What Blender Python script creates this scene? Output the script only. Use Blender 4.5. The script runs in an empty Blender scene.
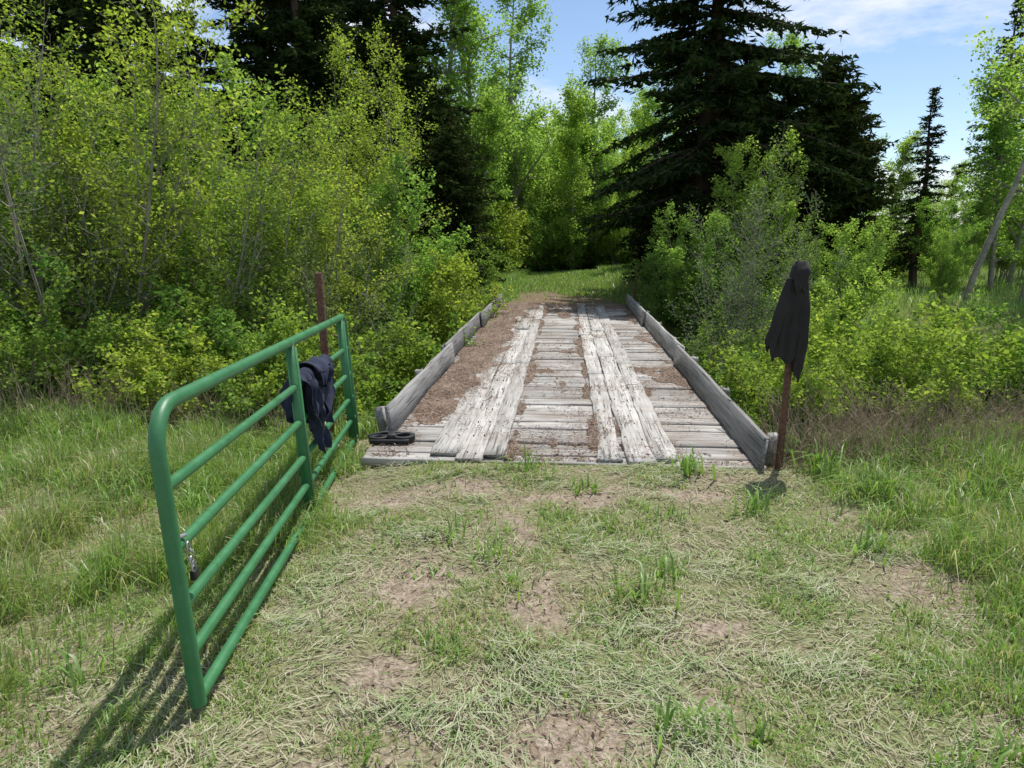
import bpy, math, random
import numpy as np
from mathutils import Vector, Matrix
rng=np.random.default_rng(7); random.seed(7)
scene=bpy.context.scene
scene.view_settings.view_transform='Standard'
try: scene.view_settings.look='None'
except Exception: pass
scene.view_settings.exposure=0

# ---------------------------------------------------------------- helpers
def link(o,parent=None):
    scene.collection.objects.link(o)
    if parent is not None: o.parent=parent
    return o
def empty(name,loc=(0,0,0),rot=(0,0,0)):
    e=bpy.data.objects.new(name,None); e.location=loc; e.rotation_euler=rot; e.empty_display_size=.1
    return link(e)
def mesh_np(name,verts,groups,mats,smooth=False):
    me=bpy.data.meshes.new(name)
    verts=np.asarray(verts,dtype=np.float32)
    me.vertices.add(len(verts)); me.vertices.foreach_set('co',verts.ravel())
    loops=[];tot=[];mi=[];tint=[]
    for f,m,t in groups:
        f=np.asarray(f,dtype=np.int32)
        if len(f)==0: continue
        loops.append(f.ravel()); tot.append(np.full(len(f),f.shape[1],dtype=np.int32))
        mi.append(np.full(len(f),m,dtype=np.int32))
        tint.append(np.asarray(t,dtype=np.float32) if t is not None else np.full(len(f),.5,dtype=np.float32))
    loops=np.concatenate(loops);tot=np.concatenate(tot);mi=np.concatenate(mi);tint=np.concatenate(tint)
    me.loops.add(len(loops)); me.loops.foreach_set('vertex_index',loops)
    me.polygons.add(len(tot))
    start=np.concatenate([[0],np.cumsum(tot)[:-1]]).astype(np.int32)
    me.polygons.foreach_set('loop_start',start); me.polygons.foreach_set('loop_total',tot)
    me.polygons.foreach_set('material_index',mi)
    if smooth: me.polygons.foreach_set('use_smooth',np.ones(len(tot),dtype=bool))
    me.update(calc_edges=True)
    a=me.attributes.new('tint','FLOAT','FACE'); a.data.foreach_set('value',tint)
    for m in mats: me.materials.append(m)
    return me
def obj(name,me,loc=(0,0,0),rot=(0,0,0),sc=1,parent=None):
    o=bpy.data.objects.new(name,me); o.location=loc; o.rotation_euler=rot
    o.scale=(sc,sc,sc) if not hasattr(sc,'__len__') else sc
    return link(o,parent)
def hsh(ix,iy,seed):
    n=(ix.astype(np.int64)*374761393+iy.astype(np.int64)*668265263+seed*1274126177)&0x7fffffff
    n=((n^(n>>13))*1274126177)&0x7fffffff
    return ((n^(n>>16))&0xffff)/65535.0
def vn(x,y,s=0):
    x=np.asarray(x,float);y=np.asarray(y,float)
    ix=np.floor(x);iy=np.floor(y);fx=x-ix;fy=y-iy
    fx=fx*fx*(3-2*fx);fy=fy*fy*(3-2*fy)
    a=hsh(ix,iy,s);b=hsh(ix+1,iy,s);c=hsh(ix,iy+1,s);d=hsh(ix+1,iy+1,s)
    return (a*(1-fx)+b*fx)*(1-fy)+(c*(1-fx)+d*fx)*fy
def fbm(x,y,s=0,o=3):
    r=0;a=.5;t=0
    for i in range(o):
        r=r+a*vn(np.asarray(x)*2**i,np.asarray(y)*2**i,s+i);t+=a;a*=.5
    return r/t
SL=.074; TH=-math.atan(SL); CB,SB=math.cos(TH),math.sin(TH)
def tob(x,y): return x*CB+y*SB, -x*SB+y*CB
def toW(bx,by): return bx*CB-by*SB, bx*SB+by*CB
D0,D1,HW=4.75,15.6,1.42
def ss(a,b,x):
    t=np.clip((x-a)/(b-a),0,1); return t*t*(3-2*t)
def terr(x,y):
    x=np.asarray(x,float);y=np.asarray(y,float)
    bx,by=tob(x,y)
    wob=(vn(bx*.25,by*0,5)-.5)*1.2*ss(2,5,np.abs(bx))
    rav=np.exp(-np.abs((by-10.3+wob)/3.3)**4)*1.7
    near=np.exp(-((x*x+(y-3)**2)/90.))
    z=-rav+(fbm(x*2.2,y*2.2,3,3)-.5)*.09*near+(fbm(x*.12,y*.12,9,2)-.5)*.9*(1-near)*ss(14,40,np.hypot(x,y))
    inn=ss(HW+.25,HW,np.abs(bx))*ss(D0-.02,D0+.06,by)*ss(D1+.3,D1,by)
    z=z*(1-.8*np.exp(-((by-D0)/.5)**2)*ss(2.0,1.5,np.abs(bx)))+.03*np.exp(-((by-D0+.05)/.3)**2)*ss(1.9,1.45,np.abs(bx))
    z=z-inn*.15
    z=z-.13*np.exp(-((x+1.9)/.9)**2-((y-6)/1.6)**2)
    z=z-.05*np.exp(-((x+1.15)/.3)**2)*ss(2.4,3.2,y)*ss(7,6,y)
    z=z-.25*ss(2.6,5,x)*ss(4.8,6.2,y)*near
    return z
BARE=[(.22,2.0,.34,.28),(.2,1.6,.3,.3),(-.42,3.1,.22,.45),(.14,2.9,.2,.35),(-.5,2.35,.22,.18),(.35,4.15,.5,.18),(-.35,4.3,.45,.2),(-3.3,3.9,.5,.22),(.05,3.6,.12,.25),(-.75,1.8,.2,.12),(.9,2.7,.2,.08),(1.1,4.2,.35,.14)]
def bare(x,y):
    r=0; w=.18*(fbm(x*5,y*5,201,2)-.5); x=x+w; y=y+.18*(fbm(x*5,y*5,211,2)-.5)
    for cx,cy,rx,ry in BARE: r=np.maximum(r,np.exp(-((x-cx)/rx)**2-((y-cy)/ry)**2))
    return ss(.2,.9,r)

# ---------------------------------------------------------------- materials
def newmat(name):
    m=bpy.data.materials.new(name); m.use_nodes=True; nt=m.node_tree
    b=nt.nodes['Principled BSDF']; return m,nt,b
def N(nt,t,**k):
    n=nt.nodes.new(t)
    for a,v in k.items(): setattr(n,a,v)
    return n
def ramp(nt,src,stops,interp='LINEAR'):
    r=N(nt,'ShaderNodeValToRGB'); r.color_ramp.interpolation=interp
    e=r.color_ramp.elements
    while len(e)<len(stops): e.new(.5)
    for i,(p,c) in enumerate(stops):
        e[i].position=p; e[i].color=(c[0],c[1],c[2],1) if hasattr(c,'__len__') else (c,c,c,1)
    nt.links.new(src,r.inputs[0]); return r.outputs[0]
def noise(nt,vec,scale,detail=5,rough=.6):
    n=N(nt,'ShaderNodeTexNoise'); n.inputs['Scale'].default_value=scale
    n.inputs['Detail'].default_value=detail; n.inputs['Roughness'].default_value=rough
    if vec is not None: nt.links.new(vec,n.inputs['Vector'])
    return n.outputs['Fac']
def mix(nt,fac,a,b,mode='MIX'):
    m=N(nt,'ShaderNodeMix'); m.data_type='RGBA'; m.blend_type=mode
    for s,v in ((m.inputs[0],fac),(m.inputs[6],a),(m.inputs[7],b)):
        if hasattr(v,'is_output'): nt.links.new(v,s)
        elif hasattr(v,'__len__'): s.default_value=(*v,1)
        else: s.default_value=v
    return m.outputs[2]
def bump(nt,h,b,dist=.01,st=.6):
    n=N(nt,'ShaderNodeBump'); n.inputs['Distance'].default_value=dist; n.inputs['Strength'].default_value=st
    nt.links.new(h,n.inputs['Height']); nt.links.new(n.outputs[0],b.inputs['Normal'])
def leafmat(name,stops,tr=.4,trc=(1.5,1.5,.8),gloss=0):
    m,nt,b=newmat(name); nt.nodes.remove(b)
    at=N(nt,'ShaderNodeAttribute',attribute_name='tint')
    c=ramp(nt,at.outputs['Fac'],stops)
    oi=N(nt,'ShaderNodeObjectInfo')
    v=ramp(nt,oi.outputs['Random'],[(0,(.76,.86,.85)),(.5,(.97,.98,.95)),(1,(1.18,1.08,1.0))])
    c=mix(nt,1.0,c,v,'MULTIPLY')
    df=N(nt,'ShaderNodeBsdfDiffuse'); nt.links.new(c,df.inputs[0])
    t=N(nt,'ShaderNodeBsdfTranslucent')
    tc=mix(nt,1.0,c,trc,'MULTIPLY'); nt.links.new(tc,t.inputs[0])
    ms=N(nt,'ShaderNodeMixShader'); ms.inputs[0].default_value=tr
    nt.links.new(df.outputs[0],ms.inputs[1]); nt.links.new(t.outputs[0],ms.inputs[2])
    out=ms.outputs[0]
    if gloss:
        gl=N(nt,'ShaderNodeBsdfGlossy'); gl.inputs['Roughness'].default_value=.45; gl.inputs[0].default_value=(.8,.85,.8,1)
        m2=N(nt,'ShaderNodeMixShader'); m2.inputs[0].default_value=gloss
        nt.links.new(out,m2.inputs[1]); nt.links.new(gl.outputs[0],m2.inputs[2]); out=m2.outputs[0]
    nt.links.new(out,nt.nodes['Material Output'].inputs[0])
    return m
def barkmat(name,c1,c2,sc=8,zs=.25):
    m,nt,b=newmat(name); tc=N(nt,'ShaderNodeTexCoord'); mp=N(nt,'ShaderNodeMapping')
    mp.inputs['Scale'].default_value=(1,1,zs); nt.links.new(tc.outputs['Object'],mp.inputs[0])
    f=noise(nt,mp.outputs[0],sc,4,.7); nt.links.new(ramp(nt,f,[(.3,c1),(.7,c2)]),b.inputs['Base Color'])
    b.inputs['Roughness'].default_value=.9; bump(nt,f,b,.02,.8); return m
M_yel=leafmat('leaf_yellowgreen',[(0,(.09,.15,.03)),(.5,(.26,.36,.06)),(1,(.46,.54,.13))],.45,(1.4,1.45,.8))
M_grn=leafmat('leaf_green',[(0,(.065,.14,.035)),(.5,(.17,.29,.06)),(1,(.33,.46,.13))],.45,(1.4,1.45,.8))
M_asp=leafmat('leaf_aspen',[(0,(.14,.24,.05)),(.5,(.28,.42,.09)),(1,(.44,.57,.16))],.5,(1.4,1.45,.9))
M_con=leafmat('needle_fir',[(0,(.012,.023,.009)),(.5,(.036,.058,.018)),(1,(.085,.11,.034))],.12)
M_gry=leafmat('leaf_greygreen',[(0,(.06,.10,.035)),(.5,(.13,.20,.07)),(1,(.24,.32,.13))],.4)
M_grass=leafmat('grass_blades',[(0,(.47,.41,.27)),(.22,(.40,.38,.21)),(.4,(.26,.33,.11)),(.7,(.17,.29,.06)),(1,(.26,.41,.085))],.4,(1.3,1.4,.8),.04)
M_straw=leafmat('dry_straw',[(0,(.24,.20,.145)),(.35,(.43,.385,.285)),(.6,(.53,.50,.37)),(.75,(.38,.42,.23)),(1,(.26,.36,.14))],.15)
M_lit=leafmat('leaf_litter',[(0,(.05,.035,.026)),(.5,(.15,.108,.08)),(.85,(.27,.205,.16)),(1,(.42,.36,.29))],.05)
M_bark=barkmat('bark_grey',(.13,.115,.09),(.38,.35,.29))
M_barkf=barkmat('bark_fir',(.03,.022,.016),(.12,.085,.06))
M_aspb=barkmat('bark_aspen',(.14,.13,.10),(.36,.34,.27),5,1.5)
M_twig=barkmat('twig_brown',(.12,.08,.05),(.27,.2,.14))

# ---------------------------------------------------------------- ground
def make_ground():
    n=500
    u=np.linspace(-1,1,n)
    xs=np.sinh(u*5.6)/np.sinh(5.6)*420
    u2=np.linspace(0,1,n)
    ys=np.sinh((u2*1.5-.5)*5.6)/np.sinh(5.6)*420+3.2
    X,Y=np.meshgrid(xs,ys); Z=terr(X,Y)
    v=np.stack([X,Y,Z],-1).reshape(-1,3)
    i=np.arange(n*n).reshape(n,n)
    f=np.stack([i[:-1,:-1],i[:-1,1:],i[1:,1:],i[1:,:-1]],-1).reshape(-1,4)
    m,nt,b=newmat('ground_soil')
    g=N(nt,'ShaderNodeNewGeometry').outputs['Position']
    a=noise(nt,g,1.1,5,.65); c=noise(nt,g,14,6,.75); d=noise(nt,g,60,3,.7)
    soil=ramp(nt,c,[(.3,(.22,.165,.12)),(.5,(.38,.31,.235)),(.72,(.54,.46,.37))])
    fine=ramp(nt,d,[(.35,(.5,.48,.45)),(.65,(1.12,1.1,1.08))])
    soil=mix(nt,1.0,soil,fine,'MULTIPLY')
    moss=ramp(nt,d,[(.3,(.09,.095,.04)),(.55,(.22,.235,.10)),(.8,(.40,.38,.23))])
    fac=ramp(nt,a,[(.38,0.0),(.54,.9)])
    at=N(nt,'ShaderNodeAttribute',attribute_name='bare')
    inv=ramp(nt,at.outputs['Fac'],[(0,1),(1,0)])
    fac=mix(nt,1.0,fac,inv,'MULTIPLY')
    col=mix(nt,fac,soil,moss)
    sx=N(nt,'ShaderNodeSeparateXYZ'); nt.links.new(g,sx.inputs[0])
    mr=N(nt,'ShaderNodeMapRange'); mr.inputs[1].default_value=7; mr.inputs[2].default_value=9; nt.links.new(sx.outputs[1],mr.inputs[0])
    forest=ramp(nt,c,[(.3,(.06,.07,.025)),(.6,(.17,.21,.06)),(.8,(.26,.30,.10))])
    mu=N(nt,'ShaderNodeMath',operation='MULTIPLY_ADD'); mu.inputs[1].default_value=-SL
    nt.links.new(sx.outputs[1],mu.inputs[0]); nt.links.new(sx.outputs[0],mu.inputs[2])
    ab=N(nt,'ShaderNodeMath',operation='ABSOLUTE'); nt.links.new(mu.outputs[0],ab.inputs[0])
    ad=N(nt,'ShaderNodeMath',operation='MULTIPLY_ADD'); ad.inputs[1].default_value=1.6; nt.links.new(a,ad.inputs[0]); nt.links.new(ab.outputs[0],ad.inputs[2])
    mr2=N(nt,'ShaderNodeMapRange'); mr2.inputs[1].default_value=2.4; mr2.inputs[2].default_value=1.6; nt.links.new(ad.outputs[0],mr2.inputs[0])
    mr3=N(nt,'ShaderNodeMapRange'); mr3.inputs[1].default_value=24; mr3.inputs[2].default_value=18; nt.links.new(sx.outputs[1],mr3.inputs[0])
    ff=mix(nt,1.0,mr2.outputs[0],mr3.outputs[0],'MULTIPLY')
    trk=mix(nt,ff,forest,ramp(nt,c,[(.3,(.10,.07,.045)),(.5,(.20,.145,.095)),(.72,(.30,.235,.16))]))
    col=mix(nt,mr.outputs[0],col,trk)
    nt.links.new(col,b.inputs['Base Color']); b.inputs['Roughness'].default_value=.95; b.inputs['Specular IOR Level'].default_value=.15
    h=mix(nt,.4,c,d); bump(nt,h,b,.04,.9)
    me=mesh_np('ground',v,[(f,0,None)],[m],True)
    bb=bare(X,Y).ravel().astype(np.float32); k=me.attributes.new('bare','FLOAT','POINT'); k.data.foreach_set('value',bb)
    obj('ground',me)
make_ground()
def make_creek():
    bx=np.linspace(-45,45,90); w=(vn(bx*.25,bx*0,5)-.5)*1.2*ss(2,5,np.abs(bx))
    V=[]
    for k in (-2.4,2.4):
        x,y=toW(bx,10.3-w+k); V.append(np.stack([x,y,np.full_like(x,-1.45)],-1))
    v=np.concatenate(V); n=90; i=np.arange(n-1)
    f=np.stack([i,i+1,i+1+n,i+n],-1)
    m,nt,b=newmat('creek_water'); b.inputs['Base Color'].default_value=(.03,.035,.02,1); b.inputs['Roughness'].default_value=.06
    g=N(nt,'ShaderNodeNewGeometry').outputs['Position']; bump(nt,noise(nt,g,6,3),b,.02,.5)
    obj('creek_water',mesh_np('creek',v,[(f,0,None)],[m]))
make_creek()

# ---------------------------------------------------------------- grass etc
def blades_mesh(name,x,y,h,w,lean,tint,mat,z=None,zoff=0):
    n=len(x); z=(terr(x,y) if z is None else z)+zoff
    az=rng.uniform(0,2*np.pi,n); sa=az+np.pi/2+rng.normal(0,.5,n)
    d=np.stack([np.cos(az),np.sin(az),np.zeros(n)],-1); s=np.stack([np.cos(sa),np.sin(sa),np.zeros(n)],-1)*(w/2)[:,None]
    b=np.stack([x,y,z-.01],-1); up=np.array([0,0,1.])
    mid=b+d*(lean*h*.35)[:,None]+up*(h*.6)[:,None]
    tip=b+d*(lean*h)[:,None]+up*(h*np.clip(1-.45*lean,.15,1))[:,None]
    v=np.stack([b-s,b+s,mid+s*.85,mid-s*.85,tip],1).reshape(-1,3)
    k=np.arange(n)*5
    q=np.stack([k,k+1,k+2,k+3],-1); t=np.stack([k+3,k+2,k+4],-1)
    return mesh_np(name,v,[(q,0,tint),(t,0,tint)],[mat])
def inpath(x,y):
    return ss(2.0,1.25,np.abs(x-.15-.06*y-(vn(y*.8,y*0,31)-.5)*.4))
def ondeck(x,y,m=.03):
    bx,by=tob(x,y); return (np.abs(bx)<HW+.1)&(by>D0-m+.10*vn(bx*7,bx*0,66))&(by<D1+.2)
def front_grass():
    n=440000
    y=.9+7.4*rng.random(n)**1.25; x=rng.uniform(-1,1,n)*(.95*y+1.3)
    p=inpath(x,y); br=bare(x,y)
    cl=fbm(x*3.1,y*3.1,41,3); cf=vn(x*13,y*13,47)
    dens=(.14*p+.45*(1-p)+.95*ss(.36,.6,cl))*(1-.4*p)*(1-.93*br)*(.4+.85*cf)
    keep=(rng.random(n)<dens)&(~ondeck(x,y,.0))
    x=x[keep];y=y[keep];p=p[keep];cl=cl[keep];cf=cf[keep];n=len(x)
    big=fbm(x*.7,y*.7,77,2)
    h=(.02+.045*ss(.4,.7,cl))*p+(1-p)*(.06+.13*ss(.35,.7,cl))
    h=h*rng.uniform(.5,1.5,n)
    rt=ss(1.6,2.4,x)*ss(2.6,3.8,y); h=h*(1+.5*rt)
    lf=ss(-1.3,-1.8,x); h=h*(1+.3*lf)
    dry=np.clip(.16*p+.3*ss(.52,.32,big),0,1)
    isdry=rng.random(n)<(dry*.8+.12)
    tint=np.where(isdry,rng.uniform(0,.35,n),rng.uniform(.4,.9,n)+.4*(big-.45)+.15*rt)
    w=rng.uniform(.002,.0055,n)*(1+.08*y)
    lean=rng.gamma(2,.28,n)+.3*p
    obj('grass',blades_mesh('grass',x,y,h,w,np.clip(lean,0,1.9),np.clip(tint,0,1),M_grass))
front_grass()
def flat_straw(name,n,yr,fn,mat,lr=(.03,.11),wr=(.0015,.004),zr=.02,tint=(0,1)):
    y=yr[0]+(yr[1]-yr[0])*rng.random(n)**1.2; x=rng.uniform(-1,1,n)*(.9*y+1.0)
    k=(rng.random(n)<fn(x,y)); x=x[k];y=y[k];n=len(x)
    L=rng.uniform(*lr,n);W=rng.uniform(*wr,n)*(1+.06*y)
    a=rng.normal(0,.75,n)+6.28*vn(x*1.7,y*1.7,93)
    z=terr(x,y)+.004+rng.random(n)**2*zr
    d=np.stack([np.cos(a),np.sin(a),rng.normal(0,.18,n)],-1)*(L/2)[:,None]
    s=np.stack([-np.sin(a),np.cos(a),rng.normal(0,.4,n)],-1)*(W/2)[:,None]
    c=np.stack([x,y,z],-1); bend=np.stack([-np.sin(a),np.cos(a),np.zeros(n)],-1)*(L*rng.normal(0,.12,n))[:,None]
    v=np.stack([c-d-s,c-d+s,c+bend+s,c+bend-s,c+d+s*.4,c+d-s*.4],1).reshape(-1,3)
    k=np.arange(n)*6
    q=np.concatenate([np.stack([k,k+1,k+2,k+3],-1),np.stack([k+3,k+2,k+4,k+5],-1)])
    t=rng.uniform(tint[0],tint[1],n); t=np.concatenate([t,t])
    obj(name,mesh_np(name,v,[(q,0,t)],[mat]))
flat_straw('grass_clippings',120000,(.9,7),lambda x,y:(.15+.75*ss(.42,.6,fbm(x*2.6,y*2.6,61,3)))*(.3+.6*inpath(x,y))*(1-.8*bare(x,y))*(~ondeck(x,y)),M_straw,tint=(.1,1))
flat_straw('mown_hay',110000,(1.3,5.2),lambda x,y:ss(.54,.67,fbm(x*2.1,y*3.3,161,4))*(.15+.85*inpath(x,y))*(1-bare(x,y))*(~ondeck(x,y)),M_straw,(.04,.13),(.0015,.004),.045,(.45,1))
flat_straw('ground_litter',16000,(.9,6.5),lambda x,y:(.15+.7*bare(x,y))*(~ondeck(x,y)),M_lit,(.008,.03),(.002,.009),.008)
def mid_grass():
    n=170000
    y=6.0+32*rng.random(n)**1.4; x=rng.uniform(-1,1,n)*(.95*y+1)
    m=70000; y2=16+22*rng.random(m); x2=SL*y2+rng.uniform(-3,4,m); x=np.concatenate([x,x2]); y=np.concatenate([y,y2]); n+=m
    bx,by=tob(x,y)
    k=(~ondeck(x,y))&~((np.abs(bx)<.95+.5*vn(x*1.5,y*1.5,3))&(by>15)&(by<17+2.2*vn(x*2,x*0,8))&(rng.random(n)<.95))
    k&=rng.random(n)<(.4+.6*vn(x*1.3,y*1.3,88))
    x=x[k];y=y[k];n=len(x)
    h=rng.uniform(.1,.36,n)*np.where((np.abs(x-SL*y)<1.4)&(y>15),.45,1); w=rng.uniform(.006,.014,n)*(1+y*.03)
    t=np.where(rng.random(n)<.12,rng.uniform(.1,.35,n),rng.uniform(.4,1,n))
    obj('meadow_grass',blades_mesh('meadow_grass',x,y,h,w,rng.gamma(2,.25,n),t,M_grass))
mid_grass()
def weeds():
    L=[(1.22,4.55,26,.22,.016),(.12,4.62,22,.2,.012),(.55,2.0,30,.15,.012),(.8,2.05,26,.13,.014),(.58,2.9,34,.2,.01),(.72,3.1,20,.18,.01),
       (-.25,2.55,40,.09,.008),(-1.6,2.3,26,.2,.012),(-2.0,3.1,40,.2,.012),(1.45,3.9,30,.22,.012),(1.9,3.4,40,.2,.012),(.45,4.3,30,.12,.014),(-.35,3.6,22,.14,.012),(2.6,4.6,40,.3,.01),(2.2,4.2,40,.26,.01),(3.1,4.4,40,.3,.01),(1.55,1.9,30,.16,.012),(-.1,3.35,26,.16,.01)]
    for i in range(190):
        x=random.uniform(-3.5,4); y=random.uniform(1.5,6)
        if bool(ondeck(np.array(x),np.array(y))): continue
        L.append((x,y,random.randint(10,34),random.uniform(.05,.13),random.uniform(.005,.011)))
    for i in range(100):
        if random.random()<.5: x=random.uniform(2.0,4.6); y=random.uniform(3.8,6)
        else: x=random.uniform(-4.5,-1.7); y=random.uniform(3.6,6.6)
        L.append((x,y,random.randint(20,44),random.uniform(.15,.34),random.uniform(.006,.013)))
    X=[];Y=[];H=[];W=[];T=[]
    for x,y,n,h,w in L:
        X.append(x+rng.normal(0,.06,n));Y.append(y+rng.normal(0,.055,n));H.append(h*rng.uniform(.5,1.15,n));W.append(w*rng.uniform(.6,1.2,n));T.append(rng.uniform(.45,1,n))
    X=np.concatenate(X);Y=np.concatenate(Y);H=np.concatenate(H);W=np.concatenate(W);T=np.concatenate(T)
    obj('weeds',blades_mesh('weeds',X,Y,H,W,rng.uniform(.2,1.2,len(X)),T,M_grass))
weeds()

# ---------------------------------------------------------------- trees
def seg_mesh(P0,P1,R0,R1,k=5):
    P0=np.array(P0);P1=np.array(P1);R0=np.array(R0)[:,None,None];R1=np.array(R1)[:,None,None]
    d=P1-P0; d/=np.linalg.norm(d,axis=1,keepdims=True)+1e-9
    ref=np.array([.83,.52,.2]); a=np.cross(d,ref); a/=np.linalg.norm(a,axis=1,keepdims=True)+1e-9; b=np.cross(d,a)
    th=np.arange(k)*2*np.pi/k
    ring=a[:,None,:]*np.cos(th)[None,:,None]+b[:,None,:]*np.sin(th)[None,:,None]
    v=np.concatenate([P0[:,None,:]+ring*R0,P1[:,None,:]+ring*R1],1)
    n=len(P0); base=np.arange(n)[:,None]*2*k; j=np.arange(k)[None,:]; j2=(j+1)%k
    f=np.stack([base+j,base+j2,base+k+j2,base+k+j],-1).reshape(-1,4)
    return v.reshape(-1,3),f
def leaves_at(A,per,sig,size,asp=.6,flat=.5):
    A=np.asarray(A); cnt=rng.poisson(per,len(A)); idx=np.repeat(np.arange(len(A)),cnt); n=len(idx)
    c=A[idx]+rng.normal(0,sig,(n,3))
    nrm=rng.normal(0,1,(n,3)); nrm[:,2]=np.abs(nrm[:,2])+flat; nrm/=np.linalg.norm(nrm,axis=1,keepdims=True)
    r=rng.normal(0,1,(n,3)); u=np.cross(nrm,r); u/=np.linalg.norm(u,axis=1,keepdims=True)+1e-9; w=np.cross(nrm,u)
    s=size*rng.uniform(.6,1.35,n)[:,None]
    u=u*s*.5; w=w*s*.5*asp
    v=np.stack([c-u,c-.1*u+w,c+u,c-.1*u-w],1).reshape(-1,3)
    k=np.arange(n)*4; f=np.stack([k,k+1,k+2,k+3],-1)
    clump=rng.random(len(A))[idx]
    t=np.clip(.5+(clump-.5)*.5+rng.normal(0,.2,n),0,1)
    return v,f,t
def rv(): return Vector((random.gauss(0,1),random.gauss(0,1),random.gauss(0,1)))
def grow(S,A,p,d,L,r,lv,P):
    n=P['steps'][lv]; st=L/n; last=lv==len(P['steps'])-1; r0=r
    for i in range(n):
        d=(d+rv()*P['wig'][lv]+Vector((0,0,P['up'][lv]))).normalized()
        q=p+d*st; r1=max(r0*(1-.85*(i+1)/n),.0022)
        S[0].append(p[:]);S[1].append((q+d*st*.04)[:]);S[2].append(r);S[3].append(r1)
        p=q;r=r1
        if last or i>=n-1: A.append(q[:])
        if last: A.append((p-d*st*.5)[:])
        if not last and (i+1)/n>P['start'][lv]:
            for c in range(P['kids'][lv]):
                if random.random()<P['prob'][lv]:
                    ax=d.cross(rv()).normalized()
                    nd=Matrix.Rotation(math.radians(random.uniform(*P['ang'][lv])),3,ax)@d
                    nl=L*P['ratio'][lv]*random.uniform(.6,1.2)*(1-P['tap'][lv]*(i/n))
                    grow(S,A,p,nd,nl,max(r*.6,.003),lv+1,P)
def build_tree(name,stems,P,leaf,bark,k=6):
    S=([],[],[],[]);A=[]
    for (p,d,L,r) in stems: grow(S,A,Vector(p),Vector(d).normalized(),L,r,0,P)
    v1,f1=seg_mesh(*S,k=k)
    per,sig,size,asp=P['leaf']
    v2,f2,t2=leaves_at(A,per,sig,size,asp)
    return mesh_np(name,np.concatenate([v1,v2]),[(f1,0,None),(f2+len(v1),1,t2)],[bark,leaf])
def willow(seed,h,leaf,bark=M_bark,ns=11,per=4.5,size=.06,spread=.34,sig=.07,prob=(.7,.7)):
    random.seed(seed)
    st=[]
    for i in range(ns):
        a=random.uniform(0,6.28); s=random.uniform(.03,spread)
        st.append(((math.cos(a)*.25*random.random(),math.sin(a)*.25*random.random(),0),(math.cos(a)*s,math.sin(a)*s,1),h*random.uniform(.5,1.1),.012+.0035*h*random.uniform(.6,1.2)))
    P=dict(steps=[9,5,3],wig=[.07,.14,.2],up=[.04,.08,.03],start=[.15,0],kids=[2,2],prob=list(prob),ang=[(25,60),(30,65)],ratio=[.3,.42],tap=[.55,.3],leaf=(per,sig,size,.6))
    return build_tree('shrub%d'%seed,st,P,leaf,bark,4)
def aspen(seed,h,leaf=M_asp,start=.25,per=7,size=.085,rr=.011):
    random.seed(seed)
    P=dict(steps=[14,6,3],wig=[.035,.12,.2],up=[.05,.04,.0],start=[start,.1],kids=[3,2],prob=[.8,.8],ang=[(35,70),(30,65)],ratio=[.25,.38],tap=[.55,.3],leaf=(per,.12,size,.85))
    return build_tree('aspen%d'%seed,[((0,0,0),(.05,0,1),h,.02+rr*h)],P,leaf,M_aspb,7)
def lowbush(seed,h,leaf,ns=22,per=5,size=.055):
    random.seed(seed); st=[]
    for i in range(ns):
        a=random.uniform(0,6.28); s=random.uniform(.1,.9); b=random.uniform(0,.45)
        st.append(((math.cos(a)*b,math.sin(a)*b,-.05),(math.cos(a)*s,math.sin(a)*s,1),h*random.uniform(.45,1.2),.008))
    P=dict(steps=[6,4,2],wig=[.12,.2,.25],up=[.04,.03,0],start=[.1,0],kids=[2,1],prob=[.8,.75],ang=[(25,65),(30,70)],ratio=[.38,.45],tap=[.4,.3],leaf=(per,.045,size,.7))
    return build_tree('lowbush%d'%seed,st,P,leaf,M_twig,4)
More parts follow.
